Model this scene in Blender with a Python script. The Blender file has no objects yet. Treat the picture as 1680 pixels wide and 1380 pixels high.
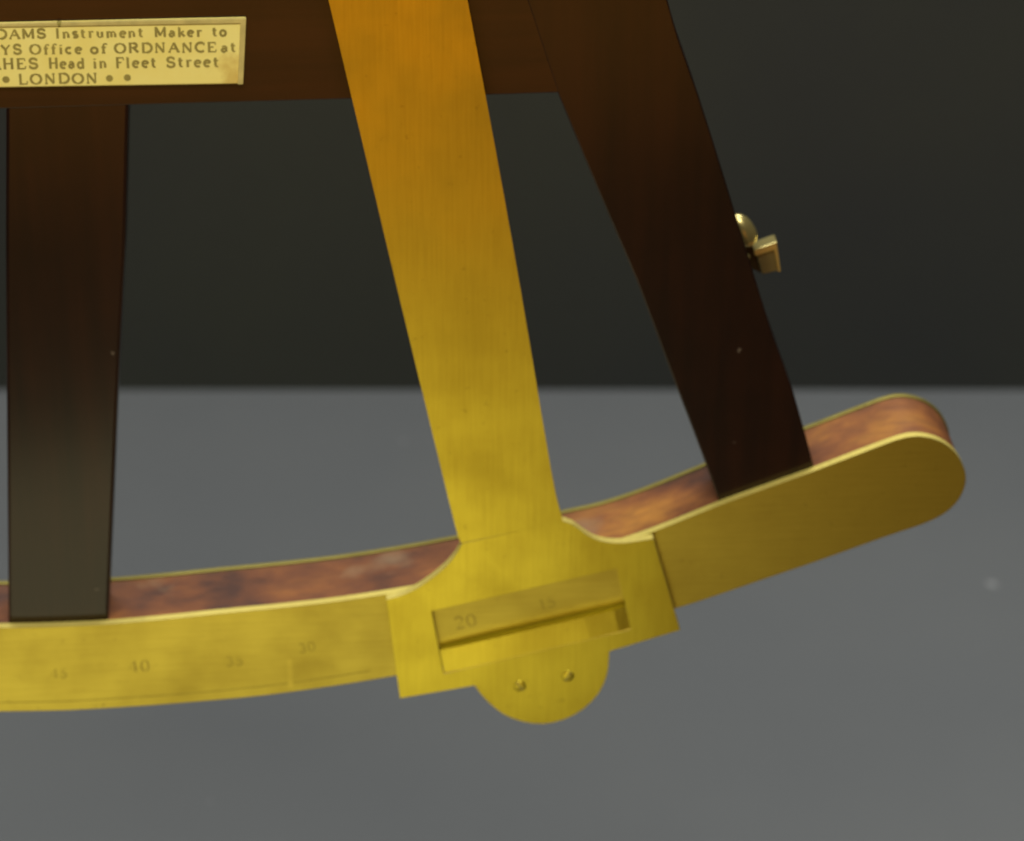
import bpy, bmesh, math, random
from mathutils import Vector
random.seed(7)
S = bpy.context.scene
col = S.collection
R = math.radians

# ------------------------------------------------------------------ camera
F_PX, PITCH, YAW, DIST = 5000.0, R(29.0), R(4.0), 0.714
FW = Vector((0, math.cos(PITCH), -math.sin(PITCH)))
RT = Vector((1, 0, 0))
UP = RT.cross(FW)
CAM = -FW * DIST
cam = bpy.data.cameras.new('camera')
cam.sensor_width = 36.0
cam.lens = F_PX / 1680.0 * 36.0
cam.clip_start, cam.clip_end = 0.01, 50.0
cam.dof.use_dof = True
cam.dof.focus_distance = 0.62
cam.dof.aperture_fstop = 20.0
camo = bpy.data.objects.new('camera', cam)
col.objects.link(camo)
camo.location = CAM
camo.rotation_euler = (R(90) - PITCH, 0, 0)
S.camera = camo

# ------------------------------------------------------------------ world, lamps, exposure
w = bpy.data.worlds.new('World')
S.world = w
w.use_nodes = True
w.node_tree.nodes['Background'].inputs['Color'].default_value = (0.9, 0.72, 0.5, 1)
w.node_tree.nodes['Background'].inputs['Strength'].default_value = 0.06


def area(name, loc, target, sx, sy, power, color):
    l = bpy.data.lights.new(name, 'AREA')
    l.shape = 'RECTANGLE'
    l.size, l.size_y, l.energy, l.color = sx, sy, power, color
    o = bpy.data.objects.new(name, l)
    col.objects.link(o)
    o.location = loc
    o.rotation_euler = (Vector(target) - Vector(loc)).to_track_quat('-Z', 'Y').to_euler()
    return o


# front fill, rear strip light in the roof of the showcase, footlight along its front edge, low warm lamp beyond
area('front_fill_light', (-0.1, -0.55, 0.95), (-0.1, 0.0, 0.15), 0.8, 0.25, 11.5, (1.0, 0.97, 0.88))  # added fill from front above, brightens the maker's plate
area('case_rear_light', (0.05, 0.42, 1.15), (0.05, 0.42, -0.3), 1.1, 0.4, 14.0, (0.96, 0.98, 1.0))
area('case_foot_light', (-0.12, -0.355, -0.275), (-0.05, 0.0, -0.02), 0.42, 0.13, 0.33, (1.0, 0.93, 0.50))
area('warm_bounce_light', (-0.05, -1.5, -0.38), (0, 0, 0.1), 0.9, 0.36, 1.75, (1.0, 0.40, 0.03))  # added, stands in for warm bounce off the unseen room floor

S.view_settings.view_transform = 'Standard'
S.view_settings.look = 'None'
S.view_settings.exposure = 0.0
S.view_settings.gamma = 1.0
S.render.engine = 'CYCLES'

# ------------------------------------------------------------------ photo pixel -> octant plane (u right, v up, at depth w towards the viewer)
U = Vector((math.cos(YAW), math.sin(YAW), 0))
V = Vector((0, 0, 1))
W = U.cross(V)


def un(px, py, wd=0.0):
    d = FW + RT * ((px - 840) / F_PX) - UP * ((py - 690) / F_PX)
    t = ((W * wd - CAM).dot(W)) / d.dot(W)
    P = CAM + d * t
    return Vector((P.dot(U), P.dot(V)))


def uns(pts, wd=0.0):
    return [un(x, y, wd) for x, y in pts]


mm = 0.001
# ------------------------------------------------------------------ material helpers
def mat(name):
    m = bpy.data.materials.new(name)
    m.use_nodes = True
    return m, m.node_tree, m.node_tree.nodes['Principled BSDF']


def node(nt, t, **kw):
    n = nt.nodes.new(t)
    for k, v in kw.items():
        if k in n.inputs.keys():
            n.inputs[k].default_value = v
        else:
            setattr(n, k, v)
    return n


def coords(nt, scale=(1, 1, 1), rot=(0, 0, 0)):
    tc = node(nt, 'ShaderNodeTexCoord')
    mp = node(nt, 'ShaderNodeMapping')
    mp.inputs['Scale'].default_value = scale
    mp.inputs['Rotation'].default_value = rot
    nt.links.new(tc.outputs['Object'], mp.inputs['Vector'])
    return mp.outputs['Vector']


def noise(nt, vec, scale, detail=4.0, rough=0.55):
    n = node(nt, 'ShaderNodeTexNoise', Scale=scale, Detail=detail, Roughness=rough)
    nt.links.new(vec, n.inputs['Vector'])
    return n.outputs['Fac']


def ramp(nt, fac, stops):
    r = node(nt, 'ShaderNodeValToRGB')
    e = r.color_ramp.elements
    while len(e) < len(stops):
        e.new(0.5)
    for i, (p, c) in enumerate(stops):
        e[i].position = p
        e[i].color = c if len(c) == 4 else (*c, 1)
    nt.links.new(fac, r.inputs['Fac'])
    return r.outputs['Color']


def mix(nt, fac, a, b, mode='MIX'):
    n = node(nt, 'ShaderNodeMix', data_type='RGBA', blend_type=mode)
    for s, i in ((fac, 0), (a, 6), (b, 7)):
        if isinstance(s, (int, float)):
            n.inputs[i].default_value = s
        elif isinstance(s, tuple):
            n.inputs[i].default_value = (*s, 1) if len(s) == 3 else s
        else:
            nt.links.new(s, n.inputs[i])
    return n.outputs[2]


def bump(nt, b, fac, strength, dist):
    n = node(nt, 'ShaderNodeBump', Strength=strength, Distance=dist)
    nt.links.new(fac, n.inputs['Height'])
    nt.links.new(n.outputs['Normal'], b.inputs['Normal'])


def brass(name, base, rough=0.34, rot=0.0, tarnish=0.5):
    m, nt, b = mat(name)
    v = coords(nt)
    vb = coords(nt, (1, 1, 25) if rot == 0 else (25, 1, 1), (0, rot, 0))
    blot = noise(nt, v, 55, 6)
    fine = noise(nt, v, 420, 5, 0.65)
    brush = noise(nt, vb, 60, 3)
    dark = (base[0] * 0.62, base[1] * 0.58, base[2] * 0.5)
    c = mix(nt, ramp(nt, blot, [(0.42, (0, 0, 0)), (0.75, (tarnish,) * 3)]), base, dark)
    spots = mix(nt, 1.0, ramp(nt, fine, [(0.62, (0, 0, 0)), (0.76, (0.5,) * 3)]), ramp(nt, noise(nt, v, 170, 4, 0.6), [(0.69, (0, 0, 0)), (0.80, (0.8,) * 3)]), 'LIGHTEN')
    c = mix(nt, spots, c, (base[0] * 0.35, base[1] * 0.33, base[2] * 0.5))
    c = mix(nt, ramp(nt, brush, [(0.35, (0, 0, 0)), (0.7, (0.24,) * 3)]), c, dark)
    nt.links.new(c, b.inputs['Base Color'])
    b.inputs['Metallic'].default_value = 1.0
    rr = node(nt, 'ShaderNodeMapRange')
    rr.inputs['To Min'].default_value = rough - 0.06
    rr.inputs['To Max'].default_value = rough + 0.10
    nt.links.new(blot, rr.inputs['Value'])
    nt.links.new(rr.outputs[0], b.inputs['Roughness'])
    bump(nt, b, mix(nt, 0.5, brush, fine), 0.10, 0.0002)
    return m


BRASS = brass('limb_brass', (0.52, 0.44, 0.078), 0.39, tarnish=0.45)
BRASS_BACK = brass('dull_back_brass', (0.34, 0.29, 0.08), 0.6)
BRASS_ARM = brass('index_arm_brass', (0.51, 0.42, 0.045), 0.30, R(12), 0.36)
BRASS_FIT = brass('fitting_brass', (0.62, 0.51, 0.19), 0.30)
BRASS_FIT.node_tree.nodes['Principled BSDF'].inputs['Metallic'].default_value = 0.85
BRASS_EDGE = brass('lit_filed_edge', (0.74, 0.61, 0.15), 0.58)  # filed edges; paler base also paints in the overhead light they catch
BRASS_EDGE.node_tree.nodes['Principled BSDF'].inputs['Metallic'].default_value = 0.5


def wood(name, c1, c2, rough, axis='z', streak=1.0):
    m, nt, b = mat(name)
    sc = {'z': (1, 1, 0.06), 'x': (0.06, 1, 1)}[axis]
    v = coords(nt, sc)
    g = noise(nt, v, 190, 6, 0.6)
    blot = noise(nt, coords(nt), 28, 4)
    c = ramp(nt, g, [(0.2, c1), (0.85, c2)])
    c = mix(nt, ramp(nt, blot, [(0.4, (0, 0, 0)), (0.7, (0.6,) * 3)]), c, (c1[0] * 0.7, c1[1] * 0.7, c1[2] * 0.7))
    chips = ramp(nt, noise(nt, coords(nt), 260, 2, 0.4), [(0.79, (0, 0, 0)), (0.83, (0.35,) * 3)])
    c = mix(nt, chips, c, (0.25, 0.2, 0.14))
    nt.links.new(c, b.inputs['Base Color'])
    b.inputs['Roughness'].default_value = rough
    b.inputs['Coat Weight'].default_value = 0.48
    b.inputs['Specular IOR Level'].default_value = 0.08
    b.inputs['Coat Roughness'].default_value = 0.17
    bump(nt, b, g, 0.12, 0.0003)
    return m


MAHOG = wood('dark_mahogany', (0.006, 0.0022, 0.0016), (0.025, 0.0065, 0.0024), 0.42)
MAHOG_X = wood('dark_mahogany_cross', (0.008, 0.0026, 0.0014), (0.036, 0.009, 0.0026), 0.42, 'x')


def limb_wood():
    m, nt, b = mat('rubbed_limb_wood')
    v = coords(nt)
    a = noise(nt, coords(nt, (0.7, 1, 1)), 48, 5, 0.58)
    d = noise(nt, coords(nt, (0.25, 1, 1)), 420, 6, 0.65)
    e = noise(nt, coords(nt, (1, 1, 1), (0.4, 0.2, 0.9)), 48, 4, 0.5)
    c = ramp(nt, a, [(0.34, (0.060, 0.024, 0.014)), (0.45, (0.155, 0.052, 0.017)), (0.56, (0.235, 0.083, 0.02)), (0.70, (0.38, 0.16, 0.024))])
    c = mix(nt, ramp(nt, d, [(0.45, (0, 0, 0)), (0.72, (0.45,) * 3)]), c, (0.08, 0.03, 0.014))
    c = mix(nt, ramp(nt, e, [(0.60, (0, 0, 0)), (0.74, (0.5,) * 3)]), c, (0.30, 0.22, 0.12))
    nt.links.new(c, b.inputs['Base Color'])
    b.inputs['Roughness'].default_value = 0.5
    bump(nt, b, d, 0.25, 0.0004)
    return m


LIMBWOOD = limb_wood()


def ivory():
    m, nt, b = mat('yellowed_plate')
    v = coords(nt)
    a = noise(nt, v, 90, 5)
    c = ramp(nt, a, [(0.35, (0.92, 0.79, 0.24)), (0.7, (0.88, 0.72, 0.18))])
    # brown stain at the lower right-hand corner
    tc = node(nt, 'ShaderNodeTexCoord')
    g = node(nt, 'ShaderNodeVectorMath', operation='DISTANCE')
    nt.links.new(tc.outputs['Object'], g.inputs[0])
    p = un(398, 128, 0)
    g.inputs[1].default_value = (p.x - BASE.x, 0.001, p.y - BASE.y)
    ad = node(nt, 'ShaderNodeMath', operation='MULTIPLY_ADD')
    nt.links.new(noise(nt, v, 330, 3), ad.inputs[0])
    ad.inputs[1].default_value = 0.010
    nt.links.new(g.outputs['Value'], ad.inputs[2])
    c = mix(nt, ramp(nt, ad.outputs[0], [(0.0055, (0.85,) * 3), (0.0105, (0, 0, 0))]), c, (0.50, 0.25, 0.015))
    nt.links.new(c, b.inputs['Base Color'])
    b.inputs['Roughness'].default_value = 0.45
    return m


def plain(name, c, rough, metal=0.0):
    m, nt, b = mat(name)
    a = noise(nt, coords(nt), 300, 3)
    nt.links.new(ramp(nt, a, [(0.3, c), (0.75, tuple(x * 0.7 for x in c))]), b.inputs['Base Color'])
    b.inputs['Roughness'].default_value = rough
    b.inputs['Metallic'].default_value = metal
    return m


# ------------------------------------------------------------------ octant geometry: fitted centre of the arc
INNER = [(0, 1030), (90, 1028), (178, 1024), (270, 1016), (357, 1007), (480, 995), (600, 980), (760, 952), (920, 914), (1000, 896), (1075, 871), (1180, 829), (1260, 800), (1335, 773), (1400, 748), (1445, 731)]
OUTER = [(0, 1168), (107, 1166), (214, 1160), (321, 1152), (428, 1142), (540, 1127), (650, 1109), (800, 1080), (960, 1040), (1115, 997), (1180, 976), (1250, 952), (1330, 925), (1400, 900), (1450, 882)]
CAP = [(1445, 731), (1470, 722), (1495, 716), (1520, 717), (1545, 725), (1566, 741), (1580, 763), (1585, 785), (1580, 808), (1566, 829), (1545, 846), (1515, 860), (1480, 872), (1450, 882)]
CEN = Vector((-0.1033, 0.4012))
RI, RO = 0.4535, 0.4785
AX = R(-0.75)                                  # direction of the octant's middle line


def pol(r, th):
    return CEN + Vector((math.sin(th), -math.cos(th))) * r


def mirror(p):
    d = p - CEN
    m = Vector((math.sin(AX), -math.cos(AX)))
    return CEN + m * (2 * d.dot(m)) - d


BASE = pol(RO, AX)


def smooth(pts, n=3, closed=False):
    """Catmull-Rom through the points"""
    out = []
    N = len(pts)
    rng = range(N if closed else N - 1)
    for i in rng:
        if closed:
            p0, p1, p2, p3 = (pts[(i + k) % N] for k in (-1, 0, 1, 2))
        else:
            p1, p2 = pts[i], pts[i + 1]
            p0 = pts[i - 1] if i else p1 * 2 - p2
            p3 = pts[i + 2] if i + 2 < N else p2 * 2 - p1
        for k in range(n):
            t = k / n
            out.append(0.5 * (2 * p1 + (p2 - p0) * t + (2 * p0 - 5 * p1 + 4 * p2 - p3) * t * t + (3 * p1 - p0 - 3 * p2 + p3) * t ** 3))
    if not closed:
        out.append(pts[-1].copy())
    return out


def L(p, wd):                                  # plane point -> coordinates under the octant empty
    return Vector((p.x - BASE.x, -wd, p.y - BASE.y))


# ------------------------------------------------------------------ object helpers
def link(name, me, m, parent=None, bevel=0.0, seg=2, smoothf=False):
    o = bpy.data.objects.new(name, me)
    col.objects.link(o)
    if m:
        me.materials.append(m)
    o.parent = parent
    if bevel:
        b = o.modifiers.new('bevel', 'BEVEL')
        b.width, b.segments, b.limit_method, b.angle_limit = bevel, seg, 'ANGLE', R(35)
    if smoothf:
        for p in me.polygons:
            p.use_smooth = True
    return o


def prism(name, outline, w0, w1, m, parent, holes=(), bevel=0.00025, seg=2, edge=None):
    """solid plate between depth w0 (back) and w1 (front)"""
    bm = bmesh.new()
    loops = [outline] + list(holes)
    edges = []
    for lp in loops:
        vs = [bm.verts.new(L(p, w0)) for p in lp]
        edges += [bm.edges.new((vs[i], vs[(i + 1) % len(vs)])) for i in range(len(vs))]
    if holes:
        bmesh.ops.triangle_fill(bm, edges=edges, use_beauty=True)
    else:
        bm.faces.new([e.verts[0] for e in edges])
    r = bmesh.ops.extrude_face_region(bm, geom=bm.faces[:])
    d = L(outline[0], w1) - L(outline[0], w0)
    bmesh.ops.translate(bm, verts=[g for g in r['geom'] if isinstance(g, bmesh.types.BMVert)], vec=d)
    bmesh.ops.recalc_face_normals(bm, faces=bm.faces[:])
    me = bpy.data.meshes.new(name)
    bm.to_mesh(me)
    bm.free()
    o = link(name, me, m, parent, bevel, seg)
    if edge:
        me.materials.append(edge)
        for p in me.polygons:
            if abs(p.normal.y) < 0.5:
                p.material_index = 1
    return o


def lathe(name, prof, m, parent, loc, axis, n=28):
    """revolve (radius, height) profile about axis"""
    bm = bmesh.new()
    rings = []
    q = Vector((0, 0, 1)).rotation_difference(Vector(axis).normalized())
    for r_, h in prof:
        rings.append([bm.verts.new(Vector(loc) + q @ Vector((r_ * math.cos(2 * math.pi * k / n), r_ * math.sin(2 * math.pi * k / n), h))) for k in range(n)])
    for a, b in zip(rings, rings[1:]):
        for k in range(n):
            bm.faces.new((a[k], a[(k + 1) % n], b[(k + 1) % n], b[k]))
    bm.faces.new(rings[0][::-1])
    bm.faces.new(rings[-1])
    bmesh.ops.recalc_face_normals(bm, faces=bm.faces[:])
    me = bpy.data.meshes.new(name)
    bm.to_mesh(me)
    bm.free()
    return link(name, me, m, parent, 0, 2, True)


# ------------------------------------------------------------------ the setting: showcase floor and back wall
FLOOR_Z = -0.30
camh = CAM.z - FLOOR_Z


def floor_hit(px, py):
    d = FW + RT * ((px - 840) / F_PX) - UP * ((py - 690) / F_PX)
    return CAM + d * (-camh / d.z)


WALL_Y = floor_hit(840, 640).y


def setting(name, verts, faces, m):
    me = bpy.data.meshes.new(name)
    me.from_pydata(verts, [], faces)
    o = link(name, me, m)
    o['kind'] = 'structure'
    return o


def floor_mat():
    m, nt, b = mat('grey_showcase_floor')
    v = coords(nt)
    a = noise(nt, v, 6, 5)
    f = noise(nt, v, 900, 3, 0.7)
    c = ramp(nt, a, [(0.3, (0.128, 0.136, 0.139)), (0.7, (0.144, 0.151, 0.150))])
    c = mix(nt, ramp(nt, f, [(0.3, (0, 0, 0)), (0.7, (0.25,) * 3)]), c, (0.13, 0.13, 0.125))
    c = mix(nt, ramp(nt, noise(nt, v, 70, 1, 0.3), [(0.80, (0, 0, 0)), (0.84, (0.6,) * 3)]), c, (0.4, 0.4, 0.39))
    nt.links.new(c, b.inputs['Base Color'])
    b.inputs['Roughness'].default_value = 0.55
    bump(nt, b, f, 0.05, 0.0002)
    return m


def wall_mat():
    m, nt, b = mat('charcoal_wall')
    v = coords(nt)
    a = noise(nt, v, 3.2, 4)
    f = noise(nt, v, 700, 3, 0.7)
    c = ramp(nt, a, [(0.3, (0.026, 0.030, 0.031)), (0.7, (0.041, 0.046, 0.030))])
    c = mix(nt, ramp(nt, f, [(0.3, (0, 0, 0)), (0.7, (0.35,) * 3)]), c, (0.020, 0.021, 0.02))
    nt.links.new(c, b.inputs['Base Color'])
    b.inputs['Roughness'].default_value = 0.6
    return m


fl = []
FRONT = [(-0.9, -0.34), (-0.5, -0.30), (-0.2, -0.24), (0.0, -0.18), (0.2, -0.10), (0.5, 0.0), (0.9, 0.05)]  # unseen front edge slanted back at right to keep floor out of brass reflections
verts = [(x, y, FLOOR_Z) for x, y in FRONT] + [(0.9, WALL_Y + 0.02, FLOOR_Z), (-0.9, WALL_Y + 0.02, FLOOR_Z)]
nv = len(verts)
verts += [(x, y, FLOOR_Z - 0.03) for x, y, z in verts]
faces = [tuple(range(nv)), tuple(range(2 * nv - 1, nv - 1, -1))] + [(i, i + nv, (i + 1) % nv + nv, (i + 1) % nv) for i in range(nv)]
setting('floor', verts, faces, floor_mat())
setting('wall', [(-0.9, WALL_Y, FLOOR_Z - 0.03), (0.9, WALL_Y, FLOOR_Z - 0.03), (0.9, WALL_Y, 1.0), (-0.9, WALL_Y, 1.0),
                 (-0.9, WALL_Y + 0.03, FLOOR_Z - 0.03), (0.9, WALL_Y + 0.03, FLOOR_Z - 0.03), (0.9, WALL_Y + 0.03, 1.0), (-0.9, WALL_Y + 0.03, 1.0)],
        [(0, 1, 2, 3), (7, 6, 5, 4), (0, 4, 5, 1), (1, 5, 6, 2), (2, 6, 7, 3), (3, 7, 4, 0)], wall_mat())

# ------------------------------------------------------------------ the octant
octant = bpy.data.objects.new('octant', None)
octant.empty_display_size = 0.05
col.objects.link(octant)
octant.location = U * BASE.x + V * BASE.y
octant.rotation_euler = (0, 0, YAW)
octant['label'] = 'dark wooden octant with brass limb and index arm in front of a charcoal wall'
octant['category'] = 'octant'

T_LIMB = 0.0215
WF = -0.0022                                   # front of the wooden frame, just behind the brass limb plate
# limb outline: traced in the photo, circle arcs beyond its edge, mirrored far end
th0 = math.atan2((un(0, 1030) - CEN).x, -(un(0, 1030) - CEN).y)
inn = smooth(uns(INNER), 3)
out = smooth(uns(OUTER), 3)
cap = smooth(uns(CAP), 3)
iL0, oL0 = inn[0], out[0]
ri0, ro0 = (iL0 - CEN).length, (oL0 - CEN).length
ti = math.atan2((iL0 - CEN).x, -(iL0 - CEN).y)
to = math.atan2((oL0 - CEN).x, -(oL0 - CEN).y)
TEND = -R(25.5)
inn_l = [pol(ri0, ti + (TEND - ti) * k / 24) for k in range(24, 0, -1)]
out_l = [pol(ro0, to + (TEND - to) * k / 24) for k in range(1, 25)]
rm, rh = (ri0 + ro0) / 2, (ro0 - ri0) / 2
cap_l = []
for k in range(1, 12):
    a = math.pi * k / 12
    cap_l.append(pol(rm + rh * math.cos(a), TEND - math.sin(a) * rh / rm))
limb_outline = inn_l + inn + cap[1:-1] + out[::-1] + out_l + cap_l


def inset(pts, d):
    res = []
    N = len(pts)
    for i in range(N):
        a, b, c = pts[i - 1], pts[i], pts[(i + 1) % N]
        t = (c - a).normalized()
        res.append(b + Vector((-t.y, t.x)) * d * SGN)
    return res


SGN = 1
area2 = sum(limb_outline[i - 1].x * limb_outline[i].y - limb_outline[i].x * limb_outline[i - 1].y for i in range(len(limb_outline)))
SGN = 1 if area2 > 0 else -1
limb = prism('limb', inset(limb_outline, 0.0004), -T_LIMB + 0.0015, WF, LIMBWOOD, octant, bevel=0.0002)
limb['label'] = 'rubbed red-brown wooden core of the curved limb'
fp = prism('front_plate', limb_outline, WF + 0.00005, 0.0, BRASS, limb, bevel=0.00018, seg=2, edge=BRASS_EDGE)
bp = prism('back_plate', limb_outline, -T_LIMB, -T_LIMB + 0.00145, BRASS_BACK, limb, bevel=0.0003)

# middle bar, cross bar, two side bars (front face at WF)
TB = 0.0125
MB_L, MB_R = [(10, 100), (9, 400), (11, 700), (14, 1040)], [(213, 100), (206, 400), (193, 660), (177, 1040)]
prism('middle_bar', uns(MB_L, WF)[::1] + uns(MB_R, WF)[::-1], WF - TB, WF - 0.00015, MAHOG, octant, bevel=0.0008, seg=3)
inner_edge = uns([(917, 158), (960, 262), (1002, 362), (1045, 462), (1080, 556), (1112, 641), (1152, 746), (1186, 840)], WF)
outer_edge = uns([(1095, 0), (1113, 63), (1145, 154), (1188, 290), (1206, 350), (1243, 470), (1270, 556), (1303, 648), (1336, 768), (1342, 800)], WF)
inner_edge = smooth(inner_edge, 2)
outer_edge = smooth(outer_edge, 2)
# carry both edges on to the apex block above the picture
ctop = CEN.y + 0.006
ie_top = Vector((CEN.x + 0.012, ctop))
oe_top = Vector((CEN.x + 0.046, ctop))
ie_mid = inner_edge[0].lerp(ie_top, 0.04)
side_out = [ie_top] + [inner_edge[0].lerp(ie_top, 0.03) + Vector((0.0, 0.0))] + inner_edge + outer_edge[::-1] + [oe_top]
prism('side_bar', side_out, WF - TB, WF + 0.00001, MAHOG, octant, bevel=0.0003, seg=3)
prism('side_bar', [mirror(p) for p in side_out], WF - TB, WF - 0.0003, MAHOG, octant, bevel=0.0008, seg=3)
# cross bar (rounded inside corner pieces come from the short cove at each joint)
cb_top = uns([(-60, 6), (1000, -24)], WF)
cb_bot = uns([(1010, 150), (906, 153), (690, 160), (575, 163), (400, 168), (213, 173)], WF)
mcb = cb_bot[1:-1]
lft = [mirror(p) for p in (un(1010, 150, WF), un(906, 153, WF))]
pts_cb = [mirror(un(1000, -24, WF))] + cb_top[1:] + cb_bot + [un(9, 179, WF)] + lft[::-1]
prism('cross_bar', pts_cb, WF - TB, WF - 0.00005, MAHOG_X, octant, bevel=0.0003, seg=3)
# apex block and museum mounting rods behind the cross bar
prism('apex_block', [pol(0.048, R(a)) for a in range(0, 360, 12)], WF - TB - 0.002, WF + 0.0006, MAHOG, octant, bevel=0.0008)
STEEL = plain('dark_steel', (0.08, 0.08, 0.08), 0.4, 1.0)
for px in (330, 860):
    p = un(px, 84 - px * 0.028, WF)
    s = L(p, WF - TB + 0.002)
    wy = (WALL_Y - (U * p.x).y) / math.cos(YAW)
    lathe('mounting_rod', [(0.0025, 0), (0.0025, wy - WF + TB - 0.006), (0.009, wy - WF + TB - 0.006), (0.009, wy + 0.004)], STEEL, octant, s, (-math.sin(YAW) * 0, 1, 0), 16)

# ------------------------------------------------------------------ index arm: tapered blade, flared foot plate with window, vernier
WA0, WA1 = 0.0001, 0.0024
al = smooth(uns([(539, 0), (596, 240), (652, 475), (731, 800), (751, 878), (758, 891)], WA1), 3)
ar = smooth(uns([(767, 0), (812, 240), (854, 475), (905, 775), (921, 846), (923, 856)], WA1), 3)
blade_dir_l, blade_dir_r = (al[0] - al[6]).normalized(), (ar[0] - ar[6]).normalized()
tl = al[0] + blade_dir_l * ((CEN.y - al[0].y) / blade_dir_l.y)
tr = ar[0] + blade_dir_r * ((CEN.y - ar[0].y) / blade_dir_r.y)
hw = (tr - tl).length / 2
ctr = (tl + tr) / 2
topcap = [ctr + Vector((math.cos(R(a)), math.sin(R(a)))) * hw for a in range(165, 0, -15)]
arm = prism('index_arm', [tl] + topcap + [tr] + ar + al[::-1], WA0 + 0.0003, WA1 - 0.00001, BRASS_ARM, octant, bevel=0)
lathe('pivot_screw', [(0.009, 0), (0.009, 0.002), (0.0075, 0.003), (0.002, 0.0033)], BRASS_FIT, arm, L(ctr, WA1 - 0.0003), (0, -1, 0))

fl_left = smooth(uns([(758, 892), (748, 910), (736, 925), (721, 939), (703, 953), (685, 965), (667, 974), (650, 980), (634, 984)], WA1), 2)
fl_right = smooth(uns([(1072, 884), (1053, 887), (1024, 891), (996, 890), (974, 884), (956, 873), (940, 861), (923, 855)], WA1), 2)
disc = smooth(uns([(779, 1125), (788, 1138), (803, 1154), (826, 1172), (856, 1184), (890, 1188), (925, 1181), (958, 1163), (983, 1137), (996, 1108), (999, 1085), (1000, 1069)], WA1), 2)
foot_out = fl_left + uns([(656, 1146)], WA1) + disc + uns([(1116, 1034)], WA1) + fl_right
window = uns([(708, 1003), (1012, 933), (1035, 1033), (728, 1106)], WA1)
foot = prism('foot_plate', foot_out, WA0, WA1, BRASS_ARM, arm, holes=[window], bevel=0.00007, edge=BRASS_EDGE)

# vernier let into the lower half of the window; its ends and upper edge are filed down towards the scale
ver = [[(722, 1068, 1.8), (745, 1063, 2.0), (800, 1050, 2.15), (960, 1013, 2.15), (1008, 1002, 2.0), (1026, 997, 1.85)],
       [(723, 1075, 1.8), (747, 1070, 2.05), (802, 1059, 2.2), (962, 1022, 2.2), (1010, 1011, 2.05), (1028, 1005, 1.85)],
       [(730, 1108, 1.9), (754, 1103, 2.2), (808, 1090, 2.36), (968, 1052, 2.36), (1016, 1040, 2.2), (1038, 1034, 1.95)]]
bm = bmesh.new()
gr = [[bm.verts.new(L(un(x, y, 0.0022), wd * mm)) for x, y, wd in row] for row in ver]
bk = [[bm.verts.new(Vector((v_.co.x, -0.00015, v_.co.z))) for v_ in row] for row in gr]
for g_, flip in ((gr, False), (bk, True)):
    for a in range(2):
        for b in range(5):
            q = (g_[a][b], g_[a + 1][b], g_[a + 1][b + 1], g_[a][b + 1])
            bm.faces.new(q[::-1] if flip else q)
ring = [(0, b) for b in range(6)] + [(1, 5)] + [(2, b) for b in range(5, -1, -1)] + [(1, 0)]
for (a, b), (c, d) in zip(ring, ring[1:] + ring[:1]):
    bm.faces.new((gr[a][b], gr[c][d], bk[c][d], bk[a][b]))
bmesh.ops.recalc_face_normals(bm, faces=bm.faces[:])
me = bpy.data.meshes.new('vernier_plate')
bm.to_mesh(me)
bm.free()
link('vernier_plate', me, BRASS_ARM, arm)

SLOT = plain('dark_slot', (0.34, 0.28, 0.05), 0.5)
for (px, py, rot) in ((853, 1127, 35), (932, 1111, -30)):
    p = un(px, py, 0.0027)
    lathe('screw', [(0.0015, 0), (0.0015, 0.00004), (0.0011, 0.0001), (0.0004, 0.00012)], BRASS_ARM, arm, L(p, 0.00238), (0, -1, 0), 20)
    d = Vector((math.cos(R(90 + rot)), math.sin(R(90 + rot))))
    nrm = Vector((-d.y, d.x)) * 0.00022
    prism('screw_slot', [p + d * 0.0015 + nrm, p - d * 0.0015 + nrm, p - d * 0.0015 - nrm, p + d * 0.0015 - nrm], 0.0024, 0.00253, SLOT, arm, bevel=0)

# ------------------------------------------------------------------ lettering: a small serif stroke alphabet (unit cap height)
def arcp(cx, cy, rx, ry, a0, a1, n=10):
    return [(cx + rx * math.cos(R(a0 + (a1 - a0) * k / n)), cy + ry * math.sin(R(a0 + (a1 - a0) * k / n))) for k in range(n + 1)]


def stem(x, y0, y1, s=0.10):
    return [('k', [(x, y0), (x, y1)]), ('t', [(x - s, y0), (x + s, y0)]), ('t', [(x - s, y1), (x + s, y1)])]


def foot_stem(x, y0, y1, s=0.10):
    return [('k', [(x, y0), (x, y1)]), ('t', [(x - s, y0), (x + s, y0)]), ('t', [(x - s, y1), (x, y1)])]


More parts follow.
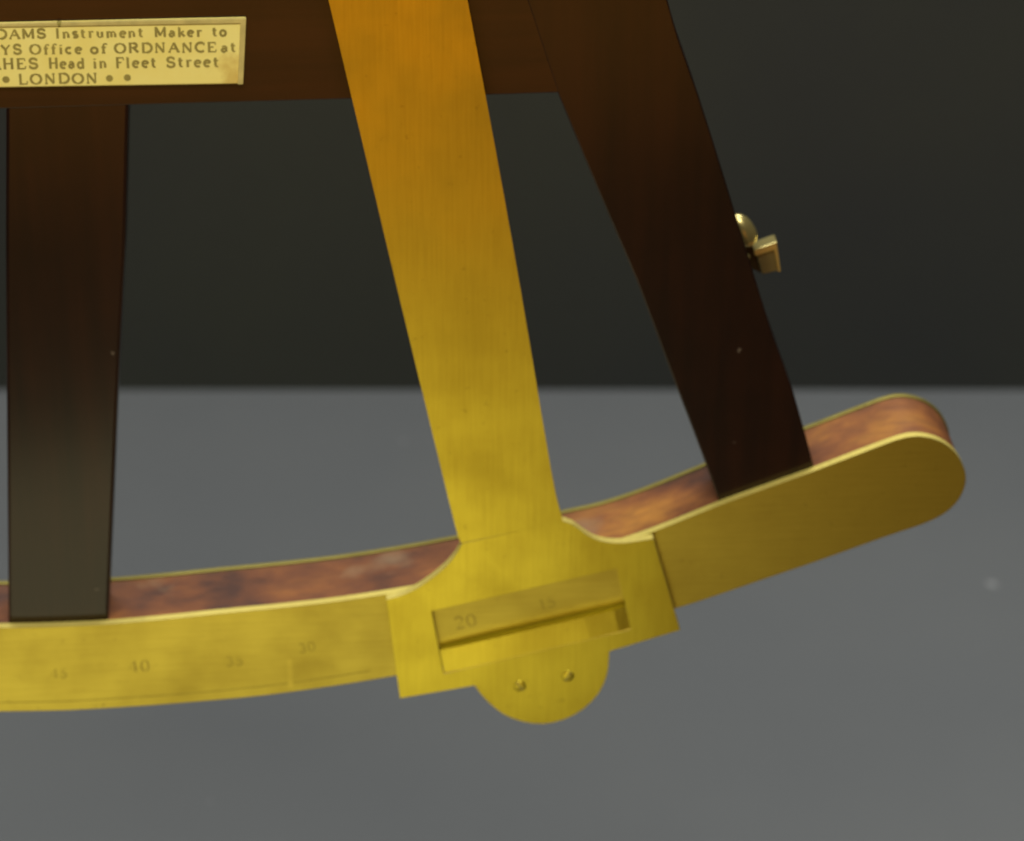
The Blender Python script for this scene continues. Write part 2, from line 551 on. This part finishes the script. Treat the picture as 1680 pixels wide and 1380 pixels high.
X = 0.62
G = {
    'A': (0.8, [('t', [(0.06, 0), (0.4, 1)]), ('k', [(0.4, 1), (0.72, 0)]), ('t', [(0.18, 0.36), (0.6, 0.36)]), ('t', [(-0.02, 0), (0.16, 0)]), ('t', [(0.6, 0), (0.84, 0)])]),
    'C': (0.76, [('k', arcp(0.42, 0.5, 0.36, 0.5, 60, 180)), ('k', arcp(0.42, 0.5, 0.36, 0.5, 180, 310)), ('t', [(0.66, 0.7), (0.68, 1)])]),
    'D': (0.82, stem(0.14, 0, 1) + [('t', [(0.14, 1), (0.4, 1)]), ('k', arcp(0.38, 0.5, 0.38, 0.5, 90, -90, 12)), ('t', [(0.4, 0), (0.14, 0)])]),
    'E': (0.70, stem(0.14, 0, 1) + [('t', [(0.14, 1), (0.6, 1), (0.62, 0.78)]), ('t', [(0.14, 0.52), (0.48, 0.52)]), ('t', [(0.14, 0), (0.62, 0), (0.66, 0.24)])]),
    'F': (0.66, stem(0.14, 0, 1) + [('t', [(0.14, 1), (0.6, 1), (0.62, 0.76)]), ('t', [(0.14, 0.52), (0.46, 0.52)])]),
    'H': (0.82, stem(0.14, 0, 1) + stem(0.66, 0, 1) + [('t', [(0.14, 0.5), (0.66, 0.5)])]),
    'I': (0.42, stem(0.2, 0, 1)),
    'L': (0.70, stem(0.14, 0, 1) + [('t', [(0.14, 0), (0.6, 0), (0.64, 0.28)])]),
    'M': (0.98, stem(0.12, 0, 1, 0.08) + stem(0.82, 0, 1, 0.08) + [('k', [(0.14, 1), (0.47, 0.1)]), ('t', [(0.47, 0.1), (0.8, 1)])]),
    'N': (0.86, [('t', [(0.14, 0), (0.14, 1)]), ('k', [(0.14, 1), (0.68, 0)]), ('t', [(0.68, 0), (0.68, 1)]), ('t', [(0.04, 0), (0.24, 0)]), ('t', [(0.58, 1), (0.78, 1)])]),
    'O': (0.86, [('k', arcp(0.42, 0.5, 0.37, 0.5, 120, 240)), ('k', arcp(0.42, 0.5, 0.37, 0.5, -60, 60)), ('t', arcp(0.42, 0.5, 0.37, 0.5, 60, 120)), ('t', arcp(0.42, 0.5, 0.37, 0.5, 240, 300))]),
    'R': (0.82, stem(0.14, 0, 1) + [('t', [(0.14, 1), (0.4, 1)]), ('k', arcp(0.38, 0.76, 0.24, 0.24, 90, -90)), ('t', [(0.4, 0.52), (0.14, 0.52)]), ('k', [(0.36, 0.52), (0.72, 0)])]),
    'S': (0.68, [('k', arcp(0.34, 0.75, 0.24, 0.25, 30, 270)), ('k', arcp(0.34, 0.25, 0.26, 0.25, 90, -150)), ('t', [(0.58, 0.72), (0.58, 1)]), ('t', [(0.08, 0), (0.08, 0.3)])]),
    'T': (0.78, stem(0.38, 0, 1) + [('t', [(0.06, 0.78), (0.06, 1), (0.7, 1), (0.7, 0.78)])]),
    'Y': (0.80, [('k', [(0.06, 1), (0.39, 0.48)]), ('t', [(0.72, 1), (0.39, 0.48)]), ('k', [(0.39, 0.5), (0.39, 0)]), ('t', [(0.26, 0), (0.52, 0)])]),
    'a': (0.56, [('k', [(0.4, 0.5), (0.4, 0)]), ('t', arcp(0.25, 0.46, 0.16, 0.16, 0, 160)), ('k', arcp(0.24, 0.18, 0.17, 0.18, 60, 300))]),
    'c': (0.54, [('k', arcp(0.28, 0.31, 0.22, 0.31, 50, 310))]),
    'd': (0.64, foot_stem(0.48, 0, 1) + [('k', arcp(0.26, 0.3, 0.2, 0.3, 40, 320))]),
    'e': (0.56, [('k', arcp(0.28, 0.31, 0.22, 0.31, 10, 310)), ('t', [(0.08, 0.34), (0.5, 0.34)])]),
    'f': (0.44, [('k', [(0.18, 0), (0.18, 0.8)]), ('t', arcp(0.32, 0.8, 0.14, 0.2, 180, 30)), ('t', [(0.04, 0.6), (0.36, 0.6)]), ('t', [(0.06, 0), (0.3, 0)])]),
    'h': (0.66, foot_stem(0.14, 0, 1) + [('t', arcp(0.32, 0.4, 0.18, 0.22, 180, 0)), ('k', [(0.5, 0.42), (0.5, 0)])]),
    'i': (0.34, foot_stem(0.16, 0, X) + [('k', [(0.16, 0.82), (0.16, 0.94)])]),
    'k': (0.64, foot_stem(0.14, 0, 1) + [('t', [(0.14, 0.3), (0.5, 0.62)]), ('k', [(0.26, 0.38), (0.56, 0)])]),
    'l': (0.34, foot_stem(0.16, 0, 1)),
    'm': (0.92, foot_stem(0.12, 0, X) + [('t', arcp(0.26, 0.42, 0.14, 0.2, 180, 0)), ('k', [(0.42, 0.42), (0.42, 0)]), ('t', arcp(0.56, 0.42, 0.14, 0.2, 180, 0)), ('k', [(0.72, 0.42), (0.72, 0)])]),
    'n': (0.64, foot_stem(0.14, 0, X) + [('t', arcp(0.31, 0.42, 0.17, 0.2, 180, 0)), ('k', [(0.48, 0.42), (0.48, 0)])]),
    'o': (0.58, [('k', arcp(0.28, 0.31, 0.22, 0.31, 0, 360, 14))]),
    'r': (0.48, foot_stem(0.14, 0, X) + [('t', arcp(0.3, 0.42, 0.16, 0.2, 180, 40))]),
    's': (0.50, [('k', arcp(0.24, 0.46, 0.16, 0.16, 30, 270)), ('k', arcp(0.24, 0.15, 0.18, 0.15, 90, -150))]),
    't': (0.46, [('k', [(0.18, 0.9), (0.18, 0.1)]), ('t', arcp(0.28, 0.1, 0.1, 0.1, 180, 330)), ('t', [(0.04, 0.62), (0.38, 0.62)])]),
    'u': (0.64, [('k', [(0.14, X), (0.14, 0.2)]), ('t', arcp(0.31, 0.2, 0.17, 0.2, 180, 360)), ('k', [(0.48, X), (0.48, 0)]), ('t', [(0.04, X), (0.14, X)])]),
    '0': (0.66, [('k', arcp(0.32, 0.5, 0.25, 0.5, 110, 250)), ('k', arcp(0.32, 0.5, 0.25, 0.5, -70, 70)), ('t', arcp(0.32, 0.5, 0.25, 0.5, 70, 110)), ('t', arcp(0.32, 0.5, 0.25, 0.5, 250, 290))]),
    '1': (0.5, stem(0.24, 0, 1) + [('t', [(0.1, 0.85), (0.24, 1)])]),
    '2': (0.64, [('k', arcp(0.3, 0.74, 0.22, 0.26, 170, -20)), ('t', [(0.5, 0.62), (0.08, 0.02)]), ('k', [(0.06, 0.03), (0.56, 0.03)])]),
    '3': (0.62, [('k', arcp(0.28, 0.75, 0.2, 0.25, 150, -90)), ('k', arcp(0.28, 0.26, 0.24, 0.26, 90, -150))]),
    '4': (0.68, [('k', [(0.46, 0), (0.46, 1)]), ('t', [(0.46, 1), (0.04, 0.3), (0.64, 0.3)]), ('t', [(0.34, 0), (0.58, 0)])]),
    '5': (0.62, [('t', [(0.54, 1), (0.16, 1), (0.12, 0.56)]), ('k', arcp(0.28, 0.31, 0.24, 0.31, 120, -150))]),
    '*': (0.86, [('k', [(0.38 + 0.3 * math.cos(R(a)), 0.48 + 0.34 * math.sin(R(a))), (0.38 - 0.3 * math.cos(R(a)), 0.48 - 0.34 * math.sin(R(a)))]) for a in (0, 45, 90, 135)]),
    ' ': (0.4, []),
}


def text_width(s, gap):
    return sum(G[c][0] + gap for c in s) - gap


def lettering(name, runs, m, parent, wd, thick, thin):
    """runs: (text, origin, x direction, height, x scale, gap) in the octant plane; slightly raised ribbons"""
    vs, fs = [], []
    k_ = 0
    for s, org, xd, h, xs, gap in runs:
        xd = xd.normalized()
        yd = Vector((-xd.y, xd.x))
        x = 0.0
        for ch in s:
            adv, strokes = G[ch]
            jx, jy = random.uniform(-0.02, 0.02), random.uniform(-0.03, 0.03)
            for kind, pts in strokes:
                hwid = (thick if kind == 'k' else thin) * 0.5
                P = [org + xd * ((x + a + jx) * h * xs) + yd * ((b + jy) * h) for a, b in pts]
                k_ = (k_ + 1) % 7
                z = -(wd + 0.000004 * k_)
                base = len(vs)
                for i, p in enumerate(P):
                    t = (P[min(i + 1, len(P) - 1)] - P[max(i - 1, 0)]).normalized()
                    nn = Vector((-t.y, t.x)) * hwid
                    for q in (p + nn, p - nn):
                        vs.append((q.x - BASE.x, z, q.y - BASE.y))
                for i in range(len(P) - 1):
                    fs.append((base + 2 * i, base + 2 * i + 1, base + 2 * i + 3, base + 2 * i + 2))
            x += adv + gap
    me = bpy.data.meshes.new(name)
    me.from_pydata(vs, [], fs)
    return link(name, me, m, parent)


# ------------------------------------------------------------------ maker's plate on the cross bar
WP0, WP1 = WF - 0.0004, WF + 0.0008
PLATE = ivory()
px_out = [(-190, 43), (404, 30), (399, 138), (-190, 147)]
plate = prism('maker_plate', uns(px_out, WP1), WP0, WP1, PLATE, octant, bevel=0.0003)
plate['label'] = 'pale yellow maker plate engraved with capital and small letters'
EDGE = plain('plate_rim', (0.62, 0.50, 0.16), 0.4)
rim = uns([(-190, 43), (404, 30), (399, 138), (390, 138.4), (394, 38), (-190, 47)], WP1)
prism('rim', rim, WP1 - 0.0004, WP1 + 0.00025, EDGE, plate, bevel=0.0001)
INK = plain('engraved_black_wax', (0.36, 0.285, 0.06), 0.6)


def line(words, y_of_x, h_px):
    """words: (text, px left, px right)"""
    runs = []
    for s, x0, x1 in words:
        a = un(x0, y_of_x(x0), WP1)
        b = un(x1, y_of_x(x1), WP1)
        h = (un(x0, y_of_x(x0) - h_px, WP1) - a).length
        gap = 0.16
        xs = (b - a).length / (h * text_width(s, gap))
        runs.append((s, a, b - a, h, xs, gap))
    return runs


sl = -0.012
TK, TN = 0.00056, 0.00034
lettering('lettering', line([('DAMS', -6, 76), ('Instrument', 91, 236), ('Maker', 254, 332), ('to', 348, 372)], lambda x: 63 + sl * x, 14.5), INK, plate, WP1 + 0.00003, TK, TN)
lettering('lettering', line([('TYS', -18, 36), ('Office', 49, 135), ('of', 148, 176), ('ORDNANCE', 188, 356), ('at', 363, 388)], lambda x: 89 + sl * x, 15), INK, plate, WP1 + 0.00003, TK, TN)
lettering('lettering', line([('AHES', -17, 63), ('Head', 80, 139), ('in', 153, 176), ('Fleet', 190, 257), ('Street', 273, 360)], lambda x: 113 + sl * x, 16), INK, plate, WP1 + 0.00003, TK, TN)
lettering('lettering', line([('*', 3, 20), ('LONDON', 31, 161), ('*', 173, 189), ('*', 202, 218)], lambda x: 137.8 + sl * x, 15.5), INK, plate, WP1 + 0.00003, TK, TN)
p = un(97, 40, WP1 + 0.0003)
lathe('pin', [(0.0007, 0), (0.0006, 0.0002), (0.0002, 0.0003)], SLOT, plate, L(p, WP1), (0, -1, 0), 12)

# ------------------------------------------------------------------ engraved figures of the scale (every fifth division)
GRAVE = plain('worn_engraving', (0.36, 0.29, 0.05), 0.5, 0.6)


FAINT = plain('faint_engraving', (0.37, 0.31, 0.05), 0.4, 0.8)


def numeral(s, px, py, h_px, m=None):
    a = un(px, py, 0.0)
    d = a - CEN
    xd = Vector((-d.y, d.x)).normalized()
    h = h_px * 0.000143 * 1.12
    wd_ = text_width(s, 0.12) * h * 1.15
    lettering('numeral', [(s, a - xd * wd_ / 2, xd, h, 1.15, 0.12)], m or FAINT, limb, 0.00002, 0.00036, 0.00014)


numeral('45', 97, 1112, 16)
numeral('40', 229, 1101, 19, GRAVE)
numeral('35', 386, 1092, 16)
numeral('30', 505, 1069, 16)
numeral('20', 766, 1029, 21, GRAVE)
numeral('15', 900, 997, 17)

# ------------------------------------------------------------------ brass fitting behind the outer edge of the side bar
WK = -0.017
kc = un(1220, 378, WK)
ka = (un(1240, 405, WK) - un(1210, 350, WK)).normalized()
ax3 = Vector((ka.x, 0, ka.y))
prof = [(0.0004, -0.0046), (0.0013, -0.0040), (0.0022, -0.0026), (0.0026, -0.001), (0.0027, 0.001), (0.0024, 0.0026), (0.0017, 0.0036), (0.001, 0.0042)]
knob = lathe('locking_knob', prof, BRASS_FIT, octant, L(kc, WK), ax3)
knob['label'] = 'small rounded brass knob showing past the outer edge of the side bar'
lathe('shank', [(0.0012, 0), (0.0012, 0.006)], BRASS_FIT, knob, L(kc, WK), (-0.8, -0.6, 0), 14)
bo = uns([(1237, 409), (1273, 396), (1280, 444), (1250, 451)], WK)
blk = prism('clamp_block', bo, WK - 0.004, WK, brass('dull_clamp_brass', (0.30, 0.27, 0.13), 0.5), octant, bevel=0.0003)
blk['label'] = 'small square dull brass clamp block below the knob'
prism('rim', uns([(1236, 409), (1274, 395), (1281, 444), (1276, 445), (1269, 409), (1238, 419)], WK), WK - 0.0035, WK + 0.0006, BRASS_FIT, blk, bevel=0.0002)
prism('strap', uns([(1216, 400), (1238, 409), (1250, 451), (1225, 440)], WK), WK - 0.0045, WK - 0.0008, brass('strap_brass', (0.10, 0.07, 0.03), 0.5), blk, bevel=0.0002)
lathe('screw', [(0.0007, 0), (0.0006, 0.0004), (0.0002, 0.0006)], BRASS_FIT, blk, L(un(1226, 421, WK), WK), (0.3, -1, 0.2), 12)

# engraved border line along the lower edge of the scale
src = out_l[::-1] + out
vs, fs = [], []
for k, p in enumerate(src):
    if p.x > un(640, 1100).x:
        break
    d = (CEN - p).normalized()
    for r_ in (0.0026, 0.0029):
        q = p + d * r_
        vs.append((q.x - BASE.x, -0.00002, q.y - BASE.y))
    if k:
        fs.append((2 * k - 2, 2 * k - 1, 2 * k + 1, 2 * k))
me = bpy.data.meshes.new('scale_line')
me.from_pydata(vs, [], fs)
link('scale_line', me, FAINT, limb)

# short rubbed tick on the scale
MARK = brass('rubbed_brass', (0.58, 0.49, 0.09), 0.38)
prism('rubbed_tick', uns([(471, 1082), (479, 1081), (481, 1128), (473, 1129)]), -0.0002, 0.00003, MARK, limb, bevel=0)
